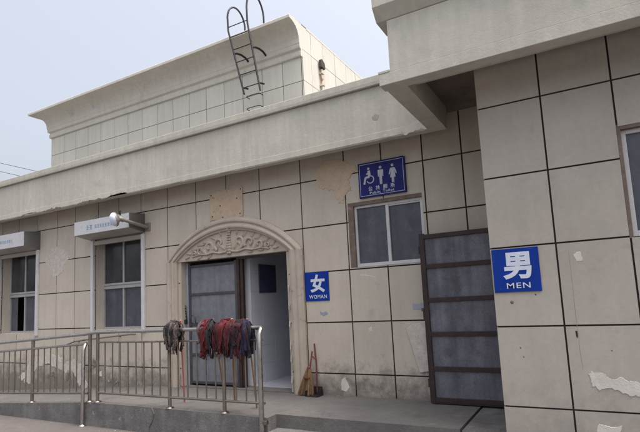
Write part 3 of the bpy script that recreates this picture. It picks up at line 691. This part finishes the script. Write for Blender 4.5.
# ------------------------------------------------------------------ shutter boxes over the two tall windows
def shutter_box(label, x0, x1, z0, z1, print_side):
    s = thing('shutter_box', label, 'shutter box', (x0, 0, z0), 'roller shutter boxes over the tall windows')
    yf, yb = -.35, -.004
    q = MB(); q.box(x0+.002, x1-.002, yf-.006, yf, z0, z1, .002); q.build('front_panel', 'box_front', s)
    # casing: side plate, top, sloping underside
    q = MB(); q.prism([(yf, z0), (yf, z1), (yb, z1+.03), (yb, z0-.06)], x1-.012, x1, 'X'); q.prism([(yf, z0), (yf, z1), (yb, z1+.03), (yb, z0-.06)], x0, x0+.012, 'X')
    q.prism([(yf, z1-.008), (yf, z1), (yb, z1+.03), (yb, z1+.022)], x0+.012, x1-.012, 'X'); q.build('casing', 'box_side', s)
    q = MB(); q.prism([(yf, z0), (yf, z0+.008), (yb, z0-.052), (yb, z0-.06)], x0+.012, x1-.012, 'X'); q.build('underside', 'box_under', s)
    # faded blue print, too worn to read: short strokes in the rhythm of two large and seven small signs
    q = MB(); rnd = random.Random(int(abs(x0)*10)); z = (z0+z1)/2-.01
    u = x0+.36 if print_side == 0 else x0+.28
    sizes = [.082, .082]+[.060]*8
    for k, sz in enumerate(sizes):
        if k == 2: u += .05; q.build('print', 'ink', s); q = MB()
        for j in range(3): q.box(u, u+sz*rnd.uniform(.7, .95), yf-.0075, yf-.005, z-sz/2+j*sz*.42, z-sz/2+j*sz*.42+sz*.14)
        q.box(u+sz*.4, u+sz*.53, yf-.008, yf-.005, z-sz/2, z+sz/2)
        u += sz*1.18
    q.build('print', 'ink', s)
    return s
shutter_box('white fronted shutter box with faded blue print, behind the round lamp', -8.575, -7.045, 2.475, 2.735, 0)
shutter_box('white fronted shutter box over the leftmost tall window, cut by the photo edge', -11.80, -10.243, 2.455, 2.755, 1)

# ------------------------------------------------------------------ wall lamp on an arm
s = thing('wall_lamp', 'outdoor lamp with a pale round head on a grey arm beside the shutter box', 'lamp', (-6.97, 0, 2.50))
q = MB(); q.box(-7.03, -6.90, -.02, -.001, 2.43, 2.58, .004); q.build('wall_plate', 'lamp_arm', s)
q = MB(); q.tube([(-6.96, -.02, 2.50), (-6.99, -.25, 2.54), (-7.02, -.50, 2.585)], .034, 12, r2=.028); q.tube([(-7.02, -.49, 2.585), (-7.03, -.55, 2.60), (-7.05, -.58, 2.60)], .045, 12); q.build('arm', 'lamp_arm', s)
hd = Vector((-.42, -.75, -.22)).normalized(); hp = Vector((-7.045, -.575, 2.60))
q = MB(); q.lathe([(0, -.02), (.04, -.02), (.07, 0), (.115, .03), (.128, .055), (.128, .065)], hp, hd, 28); q.build('lamp_housing', 'lamp_arm', s)
q = MB(); q.lathe([(.122, .062), (.118, .085), (.095, .115), (.06, .135), (.02, .145), (0, .146)], hp, hd, 28); q.build('lens', 'lens', s)
q = MB(); q.tube([(-7.03, -.55, 2.66), (-7.02, -.57, 2.72), (-7.01, -.56, 2.74)], .012, 8); q.build('sensor', 'black', s)

# ------------------------------------------------------------------ roof ladder
LYD = 2.06
s = thing('roof_ladder', 'dark metal ladder with two hooped rails climbing over the rooftop cornice', 'ladder', (-6.2, LYD, 5.5))
xl, xr = -6.40, -5.93
RL = {'l': (-6.246, 5.588, -6.641, 7.20), 'r': (-5.815, 5.570, -6.095, 7.20)}
def lad_x(k, z):
    x0, z0, x1, z1 = RL[k]; return x0+(x1-x0)*(z-z0)/(z1-z0)
for k in 'lr':
    x0, z0, x1, z1 = RL[k]; hz, hr = ((7.54, .34) if k == 'l' else (7.60, .42)); q = MB(); pts = [(x0, LYD, z0), (lad_x(k, 6.4), LYD, 6.4), (x1, LYD, z1), (x1-.012, LYD, hz)]
    for i in range(1, 15):
        a = math.pi*i/14; pts.append((x1-.012+.08*i/14, LYD+.27-.27*math.cos(a), hz+hr*math.sin(a)))
    pts.append((x1+.07, LYD+.54, 7.15)); q.tube(pts, .0215, 8); q.build('rail', 'ladder', s)
for z in (5.74, 6.06, 6.38, 6.70, 7.02, 7.28):
    q = MB(); q.tube([(lad_x('l', z), LYD, z), (lad_x('r', z), LYD, z)], .0105, 8); q.build('rung', 'ladder', s)
for k in 'lr':
    x = lad_x(k, 6.6)
    q = MB(); q.tube([(x, LYD, 6.60), (x, LYD+.10, 6.655), (x+.01, LYD+.25, 6.68), (x+.01, LYD+.40, 6.675), (x+.01, YP-.06, 6.62)], .024, 8); q.build('bracket', 'ladder', s)
    x = lad_x(k, 5.74)
    q = MB(); q.tube([(x, LYD, 5.74), (x+.01, LYD+.05, 5.76), (x+.03, LYD+.15, 5.77)], .022, 8); q.build('bracket', 'ladder', s)
for z in (5.76, 5.47, 5.18):
    st = thing('wall_rung', {5.76: 'thin staple rung on the rooftop block wall just below the ladder', 5.47: 'thin staple rung on the rooftop wall, second below the ladder', 5.18: 'lowest staple rung on the rooftop wall, behind the coping'}[z], 'rung', (-6.36, YP, z), 'staple rungs below the ladder')
    q = MB(); q.tube([(-6.54, YP+.01, z), (-6.54, YP-.12, z), (-6.50, YP-.15, z), (-6.20, YP-.15, z), (-6.16, YP-.12, z), (-6.16, YP+.01, z)], .009, 8); q.build('bar', 'ladder', st)

# flood lamp on a rusty pipe, side of the rooftop block
s = thing('side_lamp', 'small dark lamp box on a rusty white pipe on the side of the rooftop block', 'lamp', (PX1, 3.5, 5.5))
q = MB(); q.prism([(3.38, 6.42), (3.39, 6.60), (3.42, 6.62), (3.55, 6.56), (3.57, 6.42), (3.53, 6.39)], PX1+.02, PX1+.10, 'X'); o_ = q.build('lamp_box', 'floodlight', s); bevel(o_, .01)
q = MB(); q.tube([(PX1+.05, 3.47, 5.30), (PX1+.05, 3.47, 6.39)], .030, 10); q.build('pipe', 'rust', s)
for z in (5.55, 5.98, 6.27):
    q = MB(); q.box(PX1+.0005, PX1+.09, 3.42, 3.52, z, z+.03, .003); q.build('clamp', 'rust', s)

# ------------------------------------------------------------------ railings
def elbow_post(mb, x_from, x, y0, y1, ztop, zbot, r):
    """handrail end that bends forward and down into a standing post"""
    pts = [(x_from, y0, ztop), (x-.06, y0, ztop)]
    for i in range(1, 7):
        a = i/6*math.pi/2; pts.append((x-.06+.06*math.sin(a), y0+(y1-y0)*i/6, ztop-.06*(1-math.cos(a))))
    pts += [(x, y1, ztop-.2), (x, y1, zbot)]; mb.tube(pts, r, 12)
RYL = -1.33; PYL = -1.422
s = thing('level_railing', 'stainless steel railing with balusters in front of the arched doorway', 'railing', (-5.0, RYL, PZ))
q = MB(); q.tube([(-6.60, RYL, .715), (-3.62, RYL, .742)], .025, 14); q.build('handrail', 'steel_bright', s)
q = MB(); pts = [(-3.62, RYL, .742), (-3.57, RYL-.01, .742), (-3.53, RYL-.03, .735), (-3.512, RYL-.06, .715), (-3.51, PYL, .67), (-3.512, PYL, .4), (-3.52, PYL, GZ)]; q.tube(pts, .030, 14); q.build('post', 'steel_bright', s)
q = MB(); q.box(-3.50, -3.44, PYL-.02, PYL+.03, -.37, -.32, .005); q.tube([(-3.5, PYL, -.345), (-3.5, KY, -.345)], .012); q.build('post_clamp', 'steel', s)
q = MB(); q.tube([(-6.56, RYL, .565), (-3.53, RYL, .592)], .012, 8); q.build('mid_rail', 'steel', s)
q = MB(); q.tube([(-6.56, RYL, -.168), (-3.53, RYL, -.150)], .016, 8); q.build('bottom_rail', 'steel', s)
for x in (-6.56, -5.085, -4.145):
    q = MB(); q.tube([(x, RYL, PZ), (x, RYL, .715)], .024, 12); q.lathe([(.055, 0), (.055, .008), (.03, .02), (.024, .022)], (x, RYL, PZ), (0, 0, 1), 18); q.build('post', 'steel', s)
xs_b = [-6.396, -6.231, -6.069, -5.901, -5.736, -5.575, -5.417, -5.263, -4.928, -4.758, -4.592, -4.438, -4.28, -3.956, -3.802, -3.66]
for x in xs_b:
    q = MB(); q.tube([(x, RYL, -.155), (x, RYL, .575)], .0095, 8); q.build('baluster', 'steel', s)

s = thing('ramp_railing', 'stainless steel railing sloping down along the ramp in front of the two tall windows', 'railing', (-8.5, RYL, PZ-.1))
SL = (.692-.559)/(9.183-6.814)
def rz(z, x): return z-(-6.814-x)*SL
q = MB(); q.tube([(-12.4, RYL, rz(.692, -12.4)), (-6.86, RYL, .690), (-6.72, RYL, .705), (-6.60, RYL, .7151)], .025, 14); q.build('handrail', 'steel_bright', s)
q = MB(); pts = [(-12.3, RYL, rz(.542, -12.3)), (-6.88, RYL, .540), (-6.82, RYL-.01, .548), (-6.785, RYL-.04, .545), (-6.765, RYL-.07, .52), (-6.762, PYL, .46), (-6.78, PYL, GZ)]; q.tube(pts[:3], .018, 12); q.build('mid_rail', 'steel_bright', s)
q = MB(); q.tube(pts[2:], .027, 14); q.lathe([(.06, 0), (.06, .008), (.03, .025)], (-6.78, PYL, GZ), (0, 0, 1), 18); q.build('post', 'steel_bright', s)
q = MB(); q.tube([(-12.3, RYL, -.185-(12.3-6.92)*.047), (-6.78, RYL, -.185)], .016, 8); q.build('bottom_rail', 'steel', s)
for x in (-12.2, -10.25, -8.20, -6.74):
    q = MB(); q.tube([(x, RYL, plat_z(x)), (x, RYL, rz(.692, x)+.004)], .026, 12); q.lathe([(.055, 0), (.055, .008), (.026, .022)], (x, RYL, plat_z(x)), (0, 0, 1), 18); q.build('post', 'steel', s)
x = -7.055
while x > -12.2:
    if abs(x+8.20) > .06 and abs(x+10.25) > .06:
        q = MB(); q.tube([(x, RYL, -.185-(-6.92-x)*.047), (x, RYL, rz(.535, x))], .0095, 8); q.build('baluster', 'steel', s)
    x -= .166
# rear rail of the ramp against the wall
s = thing('wall_rail', 'thin dull rail along the wall below the tall windows', 'rail', (-9, -.06, .1))
q = MB(); q.tube([(-9.35, -.06, .36), (-8.95, -.07, .46), (-8.5, -.07, .50), (-7.35, -.07, .585), (-7.25, -.05, .58)], .014, 8); q.build('bar', 'steel', s)
for x_, z_ in ((-8.9, .47), (-7.7, .56)):
    q = MB(); q.tube([(x_, -.07, z_), (x_, .0, z_-.02)], .010, 8); q.build('bracket', 'steel', s)

# ------------------------------------------------------------------ mops hanging over the handrail
def mop(label, cx, top, drop, halfw, mats_, handle_mat, hx0, hx1, hy1, hz1, n=44, seed=1, picker=None):
    s = thing('mop', label, 'mop', (cx, RYL, PZ), 'mops hung over the handrail')
    rnd = random.Random(seed); q = MB()
    ax, az = cx, top
    n = int(n*1.5)
    for k in range(n):
        t = (k+.5)/n; u = (t*2-1)
        xe = cx+u*halfw*rnd.uniform(.85, 1.1); front = rnd.random() < .72
        yo = RYL+(-1 if front else 1)*rnd.uniform(.035, .085)
        L_ = drop*rnd.uniform(.50, 1.12)*(1-.12*abs(u)); jx = rnd.uniform(-.03, .03); hump = rnd.uniform(-.03, .02)
        p = [Vector((ax+u*halfw*.55+jx, RYL+rnd.uniform(-.02, .02), az-.03*abs(u)**2+hump)),
             Vector((ax+u*halfw*.8+jx, RYL+(yo-RYL)*.7, az-.045-.02*abs(u))),
             Vector((xe+jx*.6, yo, az-L_*.35+rnd.uniform(-.02, .02))),
             Vector((xe+rnd.uniform(-.02, .02), yo*.97+RYL*.03+rnd.uniform(-.015, .015), az-L_*.68)),
             Vector((xe+rnd.uniform(-.03, .03), yo+rnd.uniform(-.015, .02), az-L_))]
        # Catmull-Rom-ish resample
        pts = []
        for i in range(len(p)-1):
            a = p[max(i-1, 0)]; b_ = p[i]; c_ = p[i+1]; d_ = p[min(i+2, len(p)-1)]
            for j in range(4):
                tt = j/4; pts.append(.5*((2*b_)+(-a+c_)*tt+(2*a-5*b_+4*c_-d_)*tt*tt+(-a+3*b_-3*c_+d_)*tt**3))
        pts.append(p[-1]); w0 = rnd.uniform(.009, .032); tw = rnd.uniform(-1.6, 1.6)
        vs = []; m = len(pts); ph = rnd.uniform(0, 6.28); wa = rnd.uniform(.002, .009)
        for i, P_ in enumerate(pts):
            P_ = P_+Vector((wa*math.sin(ph+i*.9)+rnd.gauss(0, .0015), wa*.8*math.cos(ph*1.7+i*.7), 0))
            tg = (pts[min(i+1, m-1)]-pts[max(i-1, 0)]).normalized(); side = tg.cross(Vector((0, 1, 0)))
            side = side.normalized() if side.length > .1 else Vector((1, 0, 0))
            a = tw*i/m+rnd.uniform(-.3, .3); side = (side*math.cos(a)+Vector((0, 1, 0))*math.sin(a)).normalized(); nr = tg.cross(side)
            w = w0*(.7+.5*math.sin(math.pi*min(1, i/m+.15))); th = .0022
            vs += [P_-side*w-nr*th, P_-nr*th*2.2, P_+side*w-nr*th, P_+side*w+nr*th, P_+nr*th*2.2, P_-side*w+nr*th]
        q.cm = picker(u, rnd) if picker else 0
        q.add(vs, [(i*6+j, i*6+(j+1) % 6, i*6+6+(j+1) % 6, i*6+6+j) for i in range(m-1) for j in range(6)]+[(5,4,3,2,1,0), tuple(range((m-1)*6, m*6))], True)
    q.build('mop_head', mats_, s)
    q = MB(); q.tube([(hx0, RYL+.06, top+.01), ((hx0*.5+hx1*.5), (RYL+.06+hy1)/2, (top+.01+hz1)/2), (hx1, hy1, hz1)], .0125, 10); q.build('handle', handle_mat, s)
    return s
mop('brown and white checked cloth mop with a pink handle, leftmost on the handrail', -4.985, .845, .42, .110, ['cloth_brown', 'cloth_black'], 'pole_pink', -4.93, -5.17, -.976, PZ+.01, seed=1, n=34,
    picker=lambda u, r: 1 if r.random() < .22 else 0)
mop('red and black cloth mop, second from the left on the handrail', -4.385, .850, .46, .105, ['cloth_red', 'cloth_black', 'cloth_pink'], 'pole_wood', -4.36, -4.62, -.75, PZ+.01, seed=2, n=40,
    picker=lambda u, r: 2 if u < -.62 else (1 if (u > .42 or r.random() < .25) else 0))
mop('dark crimson cloth mop, third from the left on the handrail', -4.085, .845, .46, .165, ['cloth_crimson', 'cloth_red', 'cloth_black'], 'pole_wood', -4.04, -4.42, -.80, PZ+.01, seed=3, n=52,
    picker=lambda u, r: 1 if r.random() < .45 else (2 if r.random() < .08 else 0))
mop('navy cloth mop with a few red strips, rightmost on the handrail near the end post', -3.835, .835, .46, .130, ['cloth_navy', 'cloth_crimson', 'cloth_black'], 'pole_wood', -3.80, -3.91, -.98, PZ+.005, seed=4, n=44,
    picker=lambda u, r: 1 if r.random() < (.5 if u < .2 else .2) else (2 if r.random() < .3 else 0))

# padlock chain on the left jamb
s = thing('padlock', 'dark padlock hanging on a chain at the left door jamb', 'padlock', (-6.15, .06, .8))
q = MB()
for i in range(5):
    a = [(-6.15+.018*math.cos(t), .07+.004*i, 1.02-.045*i+.030*math.sin(t)) for t in [rad(30*j) for j in range(13)]]; q.tube(a, .005, 6, cap=False)
q.build('chain', 'black', s)
q = MB(); q.box(-6.185, -6.115, .05, .085, .74, .81, .006); q.build('lock_body', 'black', s)

# ------------------------------------------------------------------ broom and dustpan against the wall
s = thing('broom', 'straw broom with yellow brown bristles and a red stick, leaning right of the doorway', 'broom', (-3.68, -.12, PZ))
q = MB(); rnd = random.Random(11)
for k in range(110):
    u = rnd.uniform(-1, 1); v = rnd.uniform(-1, 1)
    q.tube([(-3.64+.012*u, -.085+.012*v, .10), (-3.665+.075*u, -.10+.028*v, -.08), (-3.70+.115*u, -.115+.04*v, PZ+.004+rnd.uniform(0, .02))], .0055, 5, r2=.0045)
q.build('bristles', 'straw', s)
q = MB(); q.tube([(-3.645, -.085, -.02), (-3.595, -.05, .31)], .011, 8); q.build('handle', 'pole_red', s)
q = MB(); q.tube([(-3.643, -.087, .09), (-3.650, -.092, .05)], .026, 10); q.tube([(-3.660, -.097, -.04), (-3.664, -.099, -.06)], .058, 12); q.build('binding', 'pole_red', s)
s = thing('dustpan', 'dark long handled dustpan with a red stick, standing beside the straw broom', 'dustpan', (-3.56, -.12, PZ))
q = MB(); q.box(-3.66, -3.46, -.19, -.03, PZ, PZ+.008); q.box(-3.66, -3.652, -.19, -.03, PZ+.008, PZ+.08); q.box(-3.468, -3.46, -.19, -.03, PZ+.008, PZ+.08); q.box(-3.652, -3.468, -.038, -.03, PZ+.008, PZ+.12); q.build('pan', 'black', s)
q = MB(); q.tube([(-3.545, -.045, PZ+.05), (-3.555, -.02, .16), (-3.575, -.016, .415)], .0105, 8); q.build('handle', 'pole_red', s)
q = MB(); q.tube([(-3.558, -.03, .20), (-3.60, -.04, .235)], .010, 8); q.build('grip', 'pole_red', s)

# ------------------------------------------------------------------ overhead wires far behind
def wire(label, z0, sl_):
    q = MB(); pts = []
    for i in range(25):
        x = -150+i*5; pts.append((x, 30, z0-sl_*(x+69.39)+.00035*(x+69.4)**2*.3))
    q.tube(pts, .032, 6); tag(q.build('power_line', 'black'), label, 'wire', 'overhead wires')
wire('upper of the two thin overhead wires in the sky left of the rooftop block', 21.79, .311)
wire('lower of the two thin overhead wires in the sky left of the rooftop block', 20.60, .300)

# ------------------------------------------------------------------ grit swept against the wall foot and the kerb
rnd = random.Random(77); q = MB()
def pebble(x, y, z, r):
    vs = [(x+r*a*rnd.uniform(.6, 1.2), y+r*b_*rnd.uniform(.6, 1.2), z+r*.6*c*rnd.uniform(.6, 1.1)+r*.2) for a, b_, c in ((1,0,0),(0,1,0),(-1,0,0),(0,-1,0),(0,0,1),(0,0,-.5))]
    q.add(vs, [(0,1,4),(1,2,4),(2,3,4),(3,0,4),(1,0,5),(2,1,5),(3,2,5),(0,3,5)])
for k in range(900):
    x = rnd.uniform(-12, -.9)
    if rnd.random() < .6: pebble(x, -.01-abs(rnd.gauss(0, .07)), plat_z(x), rnd.uniform(.003, .011))
    elif rnd.random() < .5: pebble(x, KY+.05+rnd.random()*1.2, plat_z(x), rnd.uniform(.002, .007))
    else: pebble(rnd.uniform(-11, -3.6), KY-.02-abs(rnd.gauss(0, .12)), GZ, rnd.uniform(.004, .014))
g_ = q.build('grit', 'patch_dark'); g_['kind'] = 'stuff'
